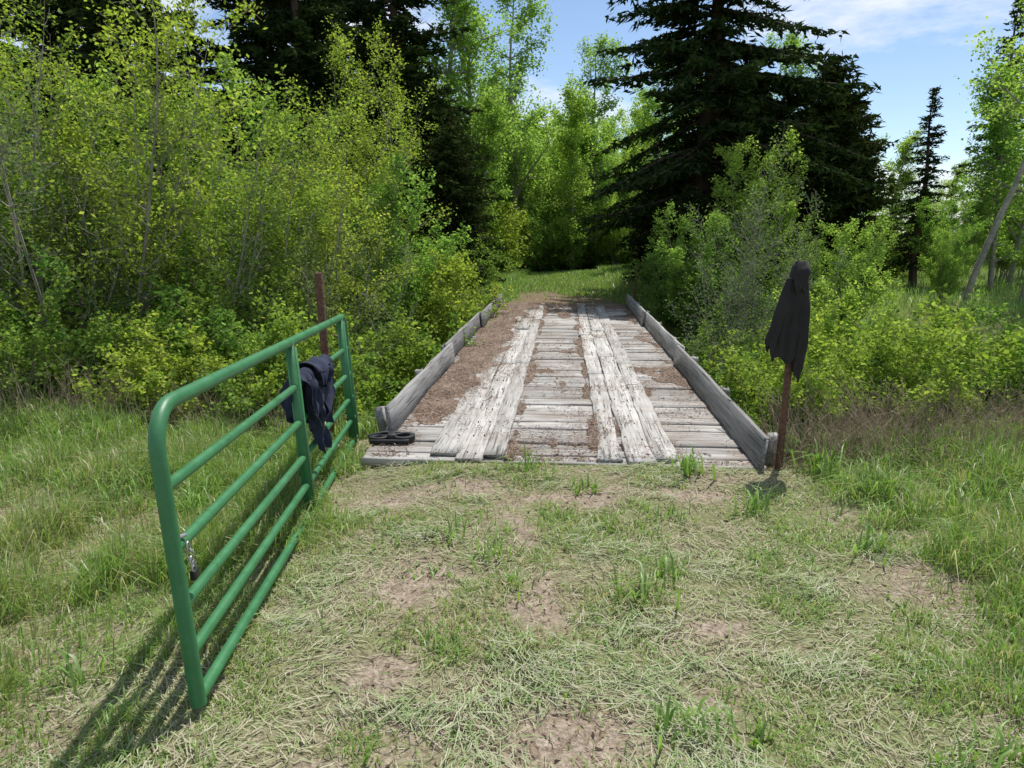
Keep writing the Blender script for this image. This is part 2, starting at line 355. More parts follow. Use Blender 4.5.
def conifer(seed,H,R,start=.12,droop=.25,dens=1.0,top=.04,full=1.0,nw=1.0,pw=.8):
    r=np.random.default_rng(seed); S=([],[],[],[]); C=[];Dn=[]
    n=22
    pts=[np.array([math.sin(i*.4+seed)*.05,math.cos(i*.5+seed)*.05,H*i/n]) for i in range(n+1)]
    r0=.018*H+.03
    for i in range(n):
        S[0].append(pts[i]);S[1].append(pts[i+1]);S[2].append(r0*(1-i/n)+.01);S[3].append(r0*(1-(i+1)/n)+.01)
    z=H*start
    while z<H*.99:
        f=(z/H-start)/(1-start)
        prof=(1-f)**pw*min(1,.6+f*2.2)+top
        for b in range(int(5*full+r.integers(0,2))):
            a=r.uniform(0,6.283); L=R*prof*r.uniform(.45,1.2)
            if L<.12: L=.12
            m=max(3,int(L/.28)); p=np.array([0,0,z+r.uniform(-.12,.12)]); rise=.25*f-.05-droop*(1-f)+r.normal(0,.11)
            d=np.array([math.cos(a),math.sin(a),rise]); rr=.012+.012*L
            for j in range(m):
                d=d+np.array([r.normal(0,.06),r.normal(0,.06),-.05*droop*4/m+ (.12/m if j>m/2 else 0)]); d/=np.linalg.norm(d)
                q=p+d*L/m
                S[0].append(p);S[1].append(q);S[2].append(rr*(1-j/m)+.003);S[3].append(rr*(1-(j+1)/m)+.003)
                side=np.cross(d,[0,0,1.]); side/=np.linalg.norm(side)+1e-9
                for t in np.arange(0,1,.10*m/L if L>.2 else .5):
                    g=(j+t)/m
                    if g<.12*(L>1): continue
                    bl=(.12+.30*L*(1-g)*.75)*r.uniform(.6,1.2)
                    o=p+(q-p)*t
                    for sg in (-1,1):
                        if r.random()>dens: continue
                        bd=side*sg*r.uniform(.6,1)+d*.75+np.array([0,0,-.3*r.random()-.05]); bd/=np.linalg.norm(bd)
                        k=max(1,int(bl/.11)); tt=(np.arange(k)+r.random())/k*bl
                        C.append(o+bd*tt[:,None]+np.array([0,0,-1.])*(tt**2)[:,None]*.35); Dn.append(np.repeat(bd[None],k,0))
                p=q
        z+=.26/ (full)*(1 if H>8 else .8)
    C=np.concatenate(C);Dn=np.concatenate(Dn); per=2
    C=np.repeat(C,per,0)+r.normal(0,.035,(len(C)*per,3)); Dn=np.repeat(Dn,per,0)+r.normal(0,.5,(len(C),3)); Dn/=np.linalg.norm(Dn,axis=1,keepdims=True)
    n=len(C); w=np.cross(Dn,r.normal(0,1,(n,3))); w/=np.linalg.norm(w,axis=1,keepdims=True)+1e-9
    l=r.uniform(.07,.15,n)[:,None]*nw; ww=r.uniform(.018,.034,n)[:,None]*nw
    v2=np.stack([C-Dn*l*.6,C+w*ww,C+Dn*l,C-w*ww],1).reshape(-1,3)
    k=np.arange(n)*4; f2=np.stack([k,k+1,k+2,k+3],-1); t=np.clip(r.normal(.45,.22,n),0,1)
    v1,f1=seg_mesh(*S,k=6)
    return mesh_np('fir%d'%seed,np.concatenate([v1,v2]),[(f1,0,None),(f2+len(v1),1,t)],[M_barkf,M_con])
def place(name,me,x,y,sc=1,rz=None,tilt=(0,0),parent=None,dz=-.04):
    z=float(terr(np.array(x),np.array(y)))+dz
    if rz is None: rz=random.uniform(0,6.28)
    return obj(name,me,(x,y,z),(tilt[0],tilt[1],rz),sc,parent)

W=[willow(11,5.2,M_yel,per=4.4),willow(12,5.2,M_yel,per=4.0,ns=10),willow(13,5.2,M_grn,per=4.3,ns=12),willow(14,3.6,M_gry,per=1.3,ns=14,size=.045,spread=.5),willow(15,4.6,M_asp,per=5,ns=10,size=.085)]
A=[aspen(21,9),aspen(22,9,per=6),aspen(23,7,M_asp,.12,per=6),aspen(24,10,M_asp,.38,per=7,rr=.006)]
B=[lowbush(31,1.3,M_yel),lowbush(32,1.3,M_grn),lowbush(33,1.1,M_yel,ns=24,per=4)]
F=[conifer(41,14.5,4.2,.13,.3,.85,full=1.1,nw=1.3),conifer(42,12,3.0,.06,.25,.9,nw=1.4),conifer(43,6.5,2.2,.02,.0,1,full=1.5,nw=1.3,pw=.45),conifer(44,9,1.7,.12,.2,.7,nw=1.2)]
random.seed(5)
for i,(x,y,s,k) in enumerate([(-3.5,9.2,.85,0),(-2.9,10.8,.78,1),(-2.35,12.8,.8,4),(-4.9,8.4,.95,1),(-6.3,8.8,1.05,2),(-4.7,11,.95,2),(-3.6,12.7,.92,1),
    (-7.6,11.5,1.15,2),(-3.2,15,.95,0),(-8.6,9.2,1.05,1),(-6.1,13.5,1.1,4),(-9.5,13,1.25,0),(-6,10,1.05,1),(-4.1,10,.75,4),(-2.8,8.5,.5,2)]):
    place('willow_shrub',W[k],x,y,s)
place('willow_shrub',W[3],-3.0,11.6,1.2); place('willow_shrub',W[3],-4.2,9.2,1.2); place('willow_shrub',W[3],-2.6,9.6,.9); place('willow_shrub',W[3],-5.4,8,1.15)
for x,y,s,k in [(-2.5,7.2,.95,0),(-3.3,7.3,1.1,2),(-4.2,7.4,1.05,1),(-5.2,7.2,1,2),(-6.2,7.5,1.1,0),(-2.1,8.2,1.1,0),(-3.0,8.3,1.1,0),(-2.0,9.5,1.25,2),(-1.85,10.9,1.35,0),(-1.75,12.3,1.35,1),(-1.55,13.8,1.2,0),(-1.5,15.3,.95,1),
    (-3.6,6.5,.7,2),(-2.3,6.6,.65,1),(-2.9,6.3,.7,2),(-7.2,8,1.2,0),(-4.5,6.3,.7,1),(-5.4,6.5,.7,0),(-2.0,7.5,.85,2),(-1.95,6.7,.55,2),(-1.9,10.1,1.3,1),(-1.6,13.0,1.2,0)]:
    place('low_bush',B[k],x,y,s)
for x,y,s,k in [(2.75,6.7,.75,0),(3.35,6.5,.9,2),(4.0,6.8,1.0,0),(4.8,6.7,.95,2),(5.6,6.9,1.0,0),(6.3,7.4,.9,1),(3.6,7.8,1.15,1),(4.5,8.2,1.2,2),(2.8,8.1,.85,1),(5.6,8.6,1.15,0),(7,9,1.1,2),
    (3.0,9.8,.9,1),(4.1,9.8,1.3,0),(3.5,14.2,1.0,1),(3.8,15.6,.8,1),(3.4,12.5,1.0,1),(2.45,5.8,.55,2),(3.0,5.7,.65,0),(5.0,6.0,.7,2),(4.1,5.9,.75,1),(3.5,5.4,.5,2),(4.6,5.4,.55,0),(8.2,8.5,1.1,0),(5.2,11,1.4,0),(6.6,11.5,1.2,2),(7.2,7.8,1.0,2)]:
    place('low_bush',B[k],x,y,s)
place('willow_shrub',W[3],3.6,11.0,.9); place('willow_shrub',W[3],4.1,12.6,1.05); place('willow_shrub',W[3],3.0,9.3,.62)
place('willow_shrub',W[2],5.3,13,.62); place('willow_shrub',W[4],4.7,10.2,.55); place('willow_shrub',W[4],5.2,15.8,.7)
place('willow_shrub',W[4],6.4,13.5,.5); place('willow_shrub',W[4],3.5,13.6,.5)
place('fir_tree',F[0],5.0,18.8,1.0,.3); place('juniper_tree',F[2],8.3,19.5,.92); place('juniper_tree',F[2],7.0,18.8,.8); place('juniper_tree',F[2],9.3,20.5,.8); place('juniper_tree',F[2],6.6,21.5,.95)
place('juniper_tree',F[2],-1.6,18.8,.66); place('juniper_tree',F[2],4.3,17.4,.42); place('juniper_tree',F[2],4.6,22,.6); place('juniper_tree',F[2],-2.4,20.5,.9)
place('fir_tree',F[1],-3.4,22,1.1); place('fir_tree',F[0],-7,21,1.0,2.); place('fir_tree',F[1],-10.5,19,1.1); place('fir_tree',F[0],-14.5,20,1.0); place('fir_tree',F[1],-5,26,1.2); place('fir_tree',F[1],-13,15.5,.9); place('fir_tree',F[1],-5.4,19,.95); place('fir_tree',F[1],-8.8,17,.95)
place('fir_tree',F[3],11.9,21,.62)
place('aspen_tree',A[3],10.3,16,.95,0.1,(0,.15)); place('aspen_tree',A[3],12.0,16.5,.85,1.,(0,.05)); place('aspen_tree',A[0],14.2,18.5,.85); place('aspen_tree',A[2],13.6,20,.85); place('aspen_tree',A[2],12.4,24,.65); place('aspen_tree',A[2],10.8,24,.6); place('aspen_tree',A[2],15.5,22,.9)
for x,y,s in [(11.5,19,.5),(13,21,.6),(15,20,.6),(10,23,.5),(16.5,24,.7),(9.5,15.5,.35)]: place('willow_shrub',W[4] if x<12 else W[2],x,y,s)
place('aspen_tree',A[0],-.9,29,1.35); place('aspen_tree',A[1],-2.4,27,1.4); place('aspen_tree',A[2],1.0,33,1.1); place('aspen_tree',A[2],2.6,31,1.0); place('aspen_tree',A[2],4.1,32,1.05)
place('aspen_tree',A[1],.3,32,1.3); place('aspen_tree',A[0],3.2,34,1.1)
place('aspen_tree',A[2],-1.2,25,.8); place('aspen_tree',A[0],5.2,28,.85); place('aspen_tree',A[2],4.6,26,.55)
random.seed(12)
for x,y,s in [(-.6,34,1.1),(.8,36,1.2),(2.2,35,1.1),(3.6,34,1.1),(5,36,1.2),(1.5,38,1.5),(3,39,1.5),(-1,38,1.4),(4.6,31,.7),(-1.6,31,.9)]: place('aspen_thicket',W[4],x,y,s)
dw=empty('distant_woods')
random.seed(9)
for i in range(52):
    a=-44+90*(i+random.random())/52; R=random.uniform(38,58); x=math.sin(math.radians(a))*R; y=math.cos(math.radians(a))*R
    tn=x/y
    if .37<tn<.64: me,s=(F[3],.5) if random.random()<.3 else (A[2],.6); s*=R/48
    elif -.03<tn<.18: me,s=random.choice([(A[2],1.2),(W[4],1.7)])
    else: me,s=random.choice([(F[1],1.0),(A[0],1.1),(F[3],1.2),(A[2],1.3)])
    place('tree',me,x,y,s*random.uniform(.85,1.15),parent=dw)
th=empty('distant_thicket')
for i in range(50):
    a=-44+88*(i+random.random())/50; R=random.uniform(24,40); x=math.sin(math.radians(a))*R; y=math.cos(math.radians(a))*R
    if abs(x-SL*y)<2.4 and R<33: continue
    me=random.choice([B[0],B[1],W[4],W[0]])
    place('bush',me,x,y,(1.4 if me in B else .5)*random.uniform(.8,1.3),parent=th)
for i in range(14):
    place('bush',random.choice([B[0],B[0],B[1]]),-1.5+i*.6+random.uniform(-.3,.3),random.uniform(31,34),random.uniform(1.2,1.9),parent=th)
M_stalk=barkmat('dry_stalk',(.18,.12,.08),(.5,.4,.28),20)
def stalks(name,regs,n):
    S=([],[],[],[])
    for i in range(n):
        cx,cy,rx,ry,h=random.choice(regs); x=random.gauss(cx,rx);y=random.gauss(cy,ry)
        if bool(ondeck(np.array(x),np.array(y),.2)): continue
        p=Vector((x,y,float(terr(np.array(x),np.array(y)))-.02)); d=Vector((random.gauss(0,.3),random.gauss(0,.3),1)).normalized(); L=h*random.uniform(.4,1.2)
        for j in range(4):
            q=p+d*L/4; S[0].append(p[:]);S[1].append(q[:]);S[2].append(.0032-.0006*j);S[3].append(.0026-.0006*j)
            if random.random()<.6:
                e=(d+rv()*.5).normalized(); S[0].append(q[:]);S[1].append((q+e*L*.22)[:]);S[2].append(.0015);S[3].append(.0008)
            p=q; d=(d+rv()*.1).normalized()
    v,f=seg_mesh(*S,k=3); obj(name,mesh_np(name,v,[(f,0,None)],[M_stalk]))
stalks('dry_stalks',[(2.6,5.1,.5,.25,.5),(3.6,5.0,.6,.3,.5),(4.4,5.0,.6,.3,.5),(2.4,4.9,.3,.2,.4),(3.2,4.9,.5,.25,.45),(-3.6,6.0,.8,.3,.45),(-5,6.0,.8,.35,.6),(-2.4,6.1,.4,.3,.4)],3200)

# ---------------------------------------------------------------- bridge
def woodmat(name,axis,dirt=.5,base=((.22,.21,.195),(.44,.425,.40),(.62,.60,.575)),dcol=(.22,.165,.125)):
    m,nt,b=newmat(name); tc=N(nt,'ShaderNodeTexCoord'); mp=N(nt,'ShaderNodeMapping')
    sc=[22,22,22]; sc[axis]=1.1; mp.inputs['Scale'].default_value=sc
    ri=N(nt,'ShaderNodeNewGeometry').outputs['Random Per Island']
    cm=N(nt,'ShaderNodeVectorMath',operation='ADD'); mv=N(nt,'ShaderNodeVectorMath',operation='SCALE'); cx=N(nt,'ShaderNodeCombineXYZ')
    for k in range(3): nt.links.new(ri,cx.inputs[k])
    nt.links.new(cx.outputs[0],mv.inputs[0]); mv.inputs['Scale'].default_value=37
    nt.links.new(tc.outputs['Object'],cm.inputs[0]); nt.links.new(mv.outputs[0],cm.inputs[1]); nt.links.new(cm.outputs[0],mp.inputs[0])
    g=noise(nt,mp.outputs[0],1.0,7,.72)
    c=ramp(nt,g,[(.28,base[0]),(.5,base[1]),(.72,base[2])])
    v=ramp(nt,ri,[(0,(.7,.69,.68)),(.5,(.95,.94,.93)),(1,(1.2,1.19,1.18))]); c=mix(nt,1.0,c,v,'MULTIPLY')
    mp2=N(nt,'ShaderNodeMapping'); s2=[70,70,70]; s2[axis]=2.; mp2.inputs['Scale'].default_value=s2; nt.links.new(cm.outputs[0],mp2.inputs[0])
    cr=noise(nt,mp2.outputs[0],1.0,3,.5); crk=ramp(nt,cr,[(.32,.3),(.42,1)]); c=mix(nt,1.0,c,crk,'MULTIPLY')
    st=noise(nt,tc.outputs['Object'],2.6,7,.75); sf=ramp(nt,st,[(.5-.12*dirt,0),(.70-.1*dirt,dirt)])
    c=mix(nt,sf,c,dcol)
    nt.links.new(c,b.inputs['Base Color']); b.inputs['Roughness'].default_value=.85; b.inputs['Specular IOR Level'].default_value=.3
    h=mix(nt,.5,g,crk); bump(nt,h,b,.008,.9); return m
class Boards:
    def __init__(s): s.v=[];s.q=[];s.o=[];s.n=0
    def add(s,p0,p1,w,t,up=(0,0,1),jit=.004,c=.007,seg=.25):
        p0=Vector(p0);p1=Vector(p1);d=(p1-p0);L=d.length;d.normalize();up=Vector(up);sd=d.cross(up).normalized();up=sd.cross(d).normalized()
        n=max(2,int(L/seg)); pr=[(-w/2+c,-t/2),(w/2-c,-t/2),(w/2,-t/2+c),(w/2,t/2-c),(w/2-c,t/2),(-w/2+c,t/2),(-w/2,t/2-c),(-w/2,-t/2+c)]
        b=s.n
        bow=random.gauss(0,.004)
        for i in range(n+1):
            f=i/n; q=p0+d*(L*f)+up*(bow*math.sin(f*3.14))
            jl,jr,jt=random.gauss(0,jit),random.gauss(0,jit),random.gauss(0,jit*.4)
            for k,(a,h) in enumerate(pr):
                ex=d*random.gauss(0,.01) if i in(0,n) else Vector()
                s.v.append((q+sd*(a+(jr if a>0 else jl))+up*(h+jt)+ex)[:])
        for i in range(n):
            for k in range(8):
                s.q.append((b+i*8+k,b+i*8+(k+1)%8,b+(i+1)*8+(k+1)%8,b+(i+1)*8+k))
        s.o.append(tuple(b+k for k in range(7,-1,-1))); s.o.append(tuple(b+n*8+k for k in range(8)))
        s.n+=8*(n+1)
    def mesh(s,name,mat): return mesh_np(name,s.v,[(s.q,0,None),(s.o,0,None)],[mat])
br=empty('wooden_bridge',(0,0,0),(0,0,TH))
random.seed(3)
Mw_x=woodmat('plank_cross',0,.6,((.19,.18,.165),(.41,.395,.37),(.60,.585,.555))); Mw_y=woodmat('plank_runner',1,.45,((.21,.20,.18),(.44,.425,.395),(.62,.60,.565))); Mw_c=woodmat('plank_curb',1,.2,((.15,.145,.14),(.31,.305,.295),(.48,.47,.455)),(.15,.12,.10)); Mw_s=woodmat('stringer',1,.6,((.07,.055,.04),(.16,.13,.1),(.25,.21,.17)))
b=Boards(); y=D0
while y<D1:
    w=random.choice([.15,.17,.19,.2,.22]); e0=random.gauss(0,.025);e1=random.gauss(0,.025); z=random.gauss(0,.004)
    b.add((-HW-.02+e0,y+w/2,z),(HW+.02+e1,y+w/2+random.gauss(0,.006),z+random.gauss(0,.003)),w-random.uniform(.008,.022),.06,jit=.005)
    y+=w
obj('deck_planks',b.mesh('deck_planks',Mw_x),parent=br)
b=Boards()
for xs in ([-.87,-.66,-.485],[.36,.56,.75]):
    for k,x in enumerate(xs):
        wd=[.22,.19,.15][k] if x<0 else [.17,.2,.17][k]
        y=D0+random.uniform(-.03,.08)
        while y<D1-.3:
            L=random.choice([2.4,3.0,3.6,4.2]); y2=min(y+L,D1+.05)
            b.add((x+random.gauss(0,.01),y,.048+random.gauss(0,.003)),(x+random.gauss(0,.01),y2-.012,.048+random.gauss(0,.003)),wd,.032,jit=.007)
            y=y2
obj('runner_planks',b.mesh('runner_planks',Mw_y),parent=br)
b=Boards()
lean=.12
for sg,js in ((-1,[5.35,8.6,11.9,15.5]),(1,[4.72,8.6,12.3,15.6])):
    for k in range(3):
        o=.0 if k%2==0 else .045
        b.add((sg*(HW-.03+o),js[k]-(.15 if k else 0),.158+random.gauss(0,.006)),(sg*(HW-.03+o+random.gauss(0,.01)),js[k+1],.158+random.gauss(0,.012)),.235,.038,up=(1,0,-sg*lean),jit=.004,c=.003,seg=.4)
    y=js[0]+.3
    while y<15.4:
        b.add((sg*(HW+.085),y,-.04),(sg*(HW+.12),y,.19),.09,.07); y+=1.6
obj('curb_boards',b.mesh('curb_boards',Mw_c),parent=br)
b=Boards()
for x in (-1.2,-.6,0,.6,1.2): b.add((x,D0+.1,-.2),(x,D1-.1,-.2),.26,.32,jit=.01)
for y in (5.6,14.8): 
    for z in (-.5,-.75,-1.0): b.add((-1.6,y,z),(1.6,y,z),.24,.24,jit=.012)
obj('stringers',b.mesh('stringers',Mw_s),parent=br)
S=([],[],[],[])
for y in np.arange(D0+.12,D1,.42):
    for x in (-.92,-.8,-.7,-.62,.33,.5,.62,.79):
        xx=x+random.gauss(0,.01);yy=y+random.gauss(0,.03);S[0].append((xx,yy,.055));S[1].append((xx,yy,.068));S[2].append(.006);S[3].append(.006)
        S[0].append((xx,yy,.068));S[1].append((xx,yy,.0685));S[2].append(.006);S[3].append(.0001)
v,f=seg_mesh(*S,k=7)
M_rust=barkmat('rusty_steel',(.07,.035,.022),(.22,.11,.07),40,1)
obj('spikes',mesh_np('spikes',v,[(f,0,None)],[M_rust]),parent=br)
def dirth(x,y):
    base=fbm(x*3.6,y*1.7,101,5)
    lft=np.exp(-((x+1.12)/.3)**2)*ss(5.1,6.6,y)*.5
    lft2=np.exp(-((x+.86)/.26)**2)*ss(6.6,8.6,y)*.27
    ed=np.exp(-((np.abs(x)-1.3)/.12)**2)*.18*ss(5,6,y)
    cen=np.exp(-((x+.05)/.3)**2)*.05+np.exp(-((x-.25)/.05)**2)*.27+np.exp(-((x+.38)/.05)**2)*.27
    far=ss(12,15.6,y)*.28
    blob=np.exp(-((x-.72)/.3)**2-((y-7.6)/1.0)**2)*.17+np.exp(-((x-.45)/.15)**2-((y-5.3)/.4)**2)*.28+np.exp(-((x-1.1)/.3)**2-((y-9)/2)**2)*.14
    v=base-.725+lft+lft2+ed+cen+far+blob
    run=(((x>-.98)&(x<-.4))|((x>.27)&(x<.84)))*.012
    return np.where(v>0,.032+np.minimum(v,.4)*.08+run*ss(0,.1,v),-.01+v*.2)
nx,ny=200,700
gx,gy=np.meshgrid(np.linspace(-HW+.02,HW-.02,nx),np.linspace(D0+.03,D1,ny))
gz=dirth(gx,gy)+(fbm(gx*30,gy*30,7,2)-.5)*.016
i=np.arange(nx*ny).reshape(ny,nx); f=np.stack([i[:-1,:-1],i[:-1,1:],i[1:,1:],i[1:,:-1]],-1).reshape(-1,4)
m,nt,bb=newmat('deck_dirt'); g=N(nt,'ShaderNodeNewGeometry').outputs['Position']; nn=noise(nt,g,45,5,.75); n2=noise(nt,g,3,4,.6)
c=ramp(nt,nn,[(.3,(.085,.058,.042)),(.5,(.19,.137,.103)),(.72,(.35,.275,.22))]); c=mix(nt,1.0,c,ramp(nt,n2,[(.35,(.7,.68,.65)),(.65,(1.25,1.25,1.25))]),'MULTIPLY')
nt.links.new(c,bb.inputs['Base Color']); bb.inputs['Roughness'].default_value=1; bump(nt,nn,bb,.012,.9)
obj('deck_dirt',mesh_np('deck_dirt',np.stack([gx,gy,gz],-1).reshape(-1,3),[(f,0,None)],[m],True),parent=br)
n=90000
y=D0+.05+(D1-D0)*rng.random(n)**1.5; x=rng.uniform(-HW+.03,HW-.03,n); z=dirth(x,y)
k=((z>.03)&(rng.random(n)<.5))|((rng.random(n)<.35*ss(.35,.6,fbm(x*4,y*2,55,3)))); x=x[k];y=y[k];z=z[k];n=len(x)
runner=((x>-.98)&(x<-.4))|((x>.27)&(x<.84))
z=np.maximum(z,np.where(runner,.066,.034))+.003+rng.random(n)*.006
kk=~(runner&(dirth(x,y)<.03)&(rng.random(n)<.6)); x=x[kk];y=y[kk];z=z[kk];n=len(x)
a=rng.uniform(0,6.28,n);L=rng.gamma(2,.007,n)+.005;Wd=rng.uniform(.002,.007,n)
d=np.stack([np.cos(a),np.sin(a),rng.normal(0,.2,n)],-1)*(L/2)[:,None]; s=np.stack([-np.sin(a),np.cos(a),rng.normal(0,.4,n)],-1)*(Wd/2)[:,None]; c=np.stack([x,y,z],-1)
v=np.stack([c-d-s,c-d+s,c+d+s,c+d-s],1).reshape(-1,3);q=np.arange(n*4).reshape(-1,4)
obj('deck_litter',mesh_np('deck_litter',v,[(q,0,rng.random(n))],[M_lit]),parent=br)

# ---------------------------------------------------------------- tubes
def tube(points,r,k=12,cap=True):
    pts=[Vector(p) for p in points]; n=len(pts); rr=r if hasattr(r,'__len__') else [r]*n
    V=[];F=[];O=[]
    t=(pts[1]-pts[0]).normalized(); a=t.orthogonal().normalized()
    for i,p in enumerate(pts):
        if i==0: d=pts[1]-pts[0]
        elif i==n-1: d=pts[-1]-pts[-2]
        else: d=(pts[i+1]-pts[i]).normalized()+(pts[i]-pts[i-1]).normalized()
        d.normalize(); a=(a-d*a.dot(d)).normalized(); b=d.cross(a)
        for j in range(k):
            th=j*2*math.pi/k; V.append((p+(a*math.cos(th)+b*math.sin(th))*rr[i])[:])
    for i in range(n-1):
        for j in range(k): F.append((i*k+j,i*k+(j+1)%k,(i+1)*k+(j+1)%k,(i+1)*k+j))
    if cap: O=[tuple(range(k-1,-1,-1)),tuple((n-1)*k+j for j in range(k))]
    return V,F,O
def join(parts,name,mat,parent=None,loc=(0,0,0),rot=(0,0,0),smooth=True):
    V=[];G=[];n=0
    for v,f,o in parts:
        V+=list(v); 
        if len(f): G.append((np.array(f)+n,0,None))
        if len(o): G.append((np.array(o)+n,0,None))
        n+=len(v)
    me=mesh_np(name,V,G,[mat],smooth)
    o=obj(name,me,loc,rot,1,parent)
    if smooth:
        md=o.modifiers.new('es','EDGE_SPLIT'); md.split_angle=math.radians(45)
    return o
def arc(c,r,a0,a1,n=8):
    return [(c[0]+r*math.cos(a0+(a1-a0)*i/n),0,c[1]+r*math.sin(a0+(a1-a0)*i/n)) for i in range(n+1)]
m_g,nt,b_=newmat('green_gate_paint'); tc=N(nt,'ShaderNodeTexCoord').outputs['Object']
f1=noise(nt,tc,9,6,.7); c=ramp(nt,f1,[(.3,(.03,.14,.048)),(.7,(.05,.205,.078))]); f2=noise(nt,tc,55,5,.75); c=mix(nt,ramp(nt,f2,[(.62,0),(.74,.6)]),c,(.19,.19,.14))
nt.links.new(c,b_.inputs['Base Color']); nt.links.new(ramp(nt,f1,[(.3,.34),(.7,.55)]),b_.inputs['Roughness']); bump(nt,f2,b_,.0015,.3)
GX0,GY0,GX1,GY1=-1.085,2.13,-1.33,5.75
GL=math.hypot(GX1-GX0,GY1-GY0); GA=math.atan2(GY1-GY0,GX1-GX0)
GROT=(math.radians(-3.6),math.radians(2.1),GA)
gate=empty('farm_gate',(GX0,GY0,.045),GROT)
GH=1.045; R=.15
fr=[(0,0,0)]+arc((R,GH-R),R,math.pi,math.pi/2)+arc((GL-R*.6,GH-R*.6),R*.6,math.pi/2,0)+[(GL,0,0)]
P=[tube(fr,.0265,14)]
fracs=[0,.165,.335,.525,.73]
for k,fz in enumerate(fracs):
    P.append(tube([(0,0,.02+fz*GH),(GL*.5,0,.02+fz*GH+random.gauss(0,.003)),(GL,0,.02+fz*GH)],.0205 if k else .0225,12))
join(P,'frame_tubes',m_g,gate)
Bd=[]
def box(x0,x1,y0,y1,z0,z1):
    v=[(x,y,z) for x in(x0,x1) for y in(y0,y1) for z in(z0,z1)]
    return v,[(0,1,3,2),(4,6,7,5),(0,4,5,1),(2,3,7,6),(0,2,6,4),(1,5,7,3)],[]
for x in (GL*.5,GL-.17):
    Bd.append(box(x-.02,x+.02,.0205,.027,-.0,GH)); Bd.append(box(x-.02,x-.015,-.027,.0205,0,GH)); Bd.append(box(x-.02,x+.02,-.032,-.0265,0,GH-.03))
o=join(Bd,'braces',m_g,gate,smooth=False)
m_s,nt,b_=newmat('galvanised_steel'); b_.inputs['Base Color'].default_value=(.45,.45,.44,1); b_.inputs['Metallic'].default_value=.9
nt.links.new(ramp(nt,noise(nt,None,30),[(.3,.3),(.7,.55)]),b_.inputs['Roughness'])
m_k,nt,b_=newmat('black_steel'); b_.inputs['Base Color'].default_value=(.012,.012,.013,1); nt.links.new(ramp(nt,noise(nt,None,40),[(.3,.35),(.7,.6)]),b_.inputs['Roughness'])
def link_(c,ax,r=.012,l=.02,w=.003):
    pts=[]
    for i in range(17):
        t=i/16*2*math.pi; a=math.cos(t)*r; h=math.sin(t)*l
        pts.append((c[0]+a*math.cos(ax),c[1]+a*math.sin(ax),c[2]+h))
    return tube(pts,w,6,False)
zl=.02+.525*GH
ch=[link_((.045+.004*i,-.03,zl-.01-.028*i),(i%2)*1.5) for i in range(3)]
ch.append(link_((.045,0,zl),0.2,.03,.032,.004)); ch.append(tube([(0,.02,zl+.03),(.06,-.02,zl+.03)],.008,8))
join(ch,'chain',m_s,gate)
pb=box(.036,.076,-.042,-.022,zl-.13,zl-.095)
o=join([pb],'padlock_body',m_k,gate,smooth=False); bv=o.modifiers.new('b','BEVEL');bv.width=.005;bv.segments=3
join([tube([(.042,-.032,zl-.097),(.042,-.032,zl-.075),(.048,-.032,zl-.067),(.064,-.032,zl-.067),(.07,-.032,zl-.075),(.07,-.032,zl-.097)],.0035,8)],'padlock_shackle',m_s,gate)
join([tube([(GL,0,.12),(GL+.28,.12,.12)],.012,8),tube([(GL,0,.85),(GL+.28,.14,.86)],.012,8)],'hinges',M_rust,gate)
def post(name,x,y,h,r,mat,tilt=(0,0)):
    z=float(terr(np.array(x),np.array(y)))
    p=empty(name,(x,y,z),(tilt[0],tilt[1],0))
    join([tube([(0,0,-.3),(0,0,.4*h),(0.002,0,h-.01),(0.002,0,h)],[r,r,r,r*.93],14)],'pipe',mat,p)
    join([tube([(0,0,h*.55),(0,0,h*.55+.03)],r*1.12,14),tube([(0,0,h*.85),(0,0,h*.85+.02)],r*1.1,14)],'collars',mat,p)
    return p
post('gate_post',-1.60,5.98,1.47,.034,M_rust,(.02,-.02))
rp=post('fence_post',1.88,4.70,1.42,.024,M_rust,(0,.015))
for bx in (-1.55,1.55):
    x,y=toW(bx,15.7); post('marker_post',x,y,.95,.022,M_rust,(0,.02*bx))
# ---------------------------------------------------------------- clothes
def clothmat(name,c1,c2):
    m,nt,b=newmat(name); tc=N(nt,'ShaderNodeTexCoord').outputs['Object']
    f=noise(nt,tc,7,5,.6); nt.links.new(ramp(nt,f,[(.3,c1),(.7,c2)]),b.inputs['Base Color']); b.inputs['Roughness'].default_value=.9
    b.inputs['Sheen Weight'].default_value=.06
    bump(nt,noise(nt,tc,300,2),b,.001,.5); return m
m_blk=clothmat('black_cloth',(.010,.009,.010),(.026,.022,.021)); m_nav=clothmat('navy_cloth',(.006,.010,.030),(.014,.022,.054))
def loft(zs,cx,cy,rx,ry,folds,amp,seed,k=64,hemx=0):
    r=np.random.default_rng(seed); n=len(zs); V=[]; ph=r.uniform(0,6,6)
    for i,z in enumerate(zs):
        for j in range(k):
            t=j*2*math.pi/k; g=i/(n-1)
            w=1+amp*g*(math.sin(folds*t+ph[0]+g*1.2)+.5*math.sin((folds*2+1)*t+ph[1]-g*2))+.05*math.sin(9*g*2+3*t+ph[2])
            hem=(.02*math.sin(2*t+ph[3])+.014*math.sin(5*t+ph[4])+hemx*math.cos(t))*max(0,(g-.6)/.4)*2
            V.append((cx[i]+rx[i]*w*math.cos(t),cy[i]+ry[i]*w*math.sin(t),z+hem))
    F=[(i*k+j,i*k+(j+1)%k,(i+1)*k+(j+1)%k,(i+1)*k+j) for i in range(n-1) for j in range(k)]
    O=[tuple(range(k-1,-1,-1))]
    return V,F,O
def prof(tab,n=30):
    tab=np.array(tab); g=np.linspace(0,1,n); return [np.interp(g,tab[:,0],tab[:,i]) for i in range(1,tab.shape[1])]
jk=empty('hanging_jacket',(1.88,4.70,0))
h0=1.44
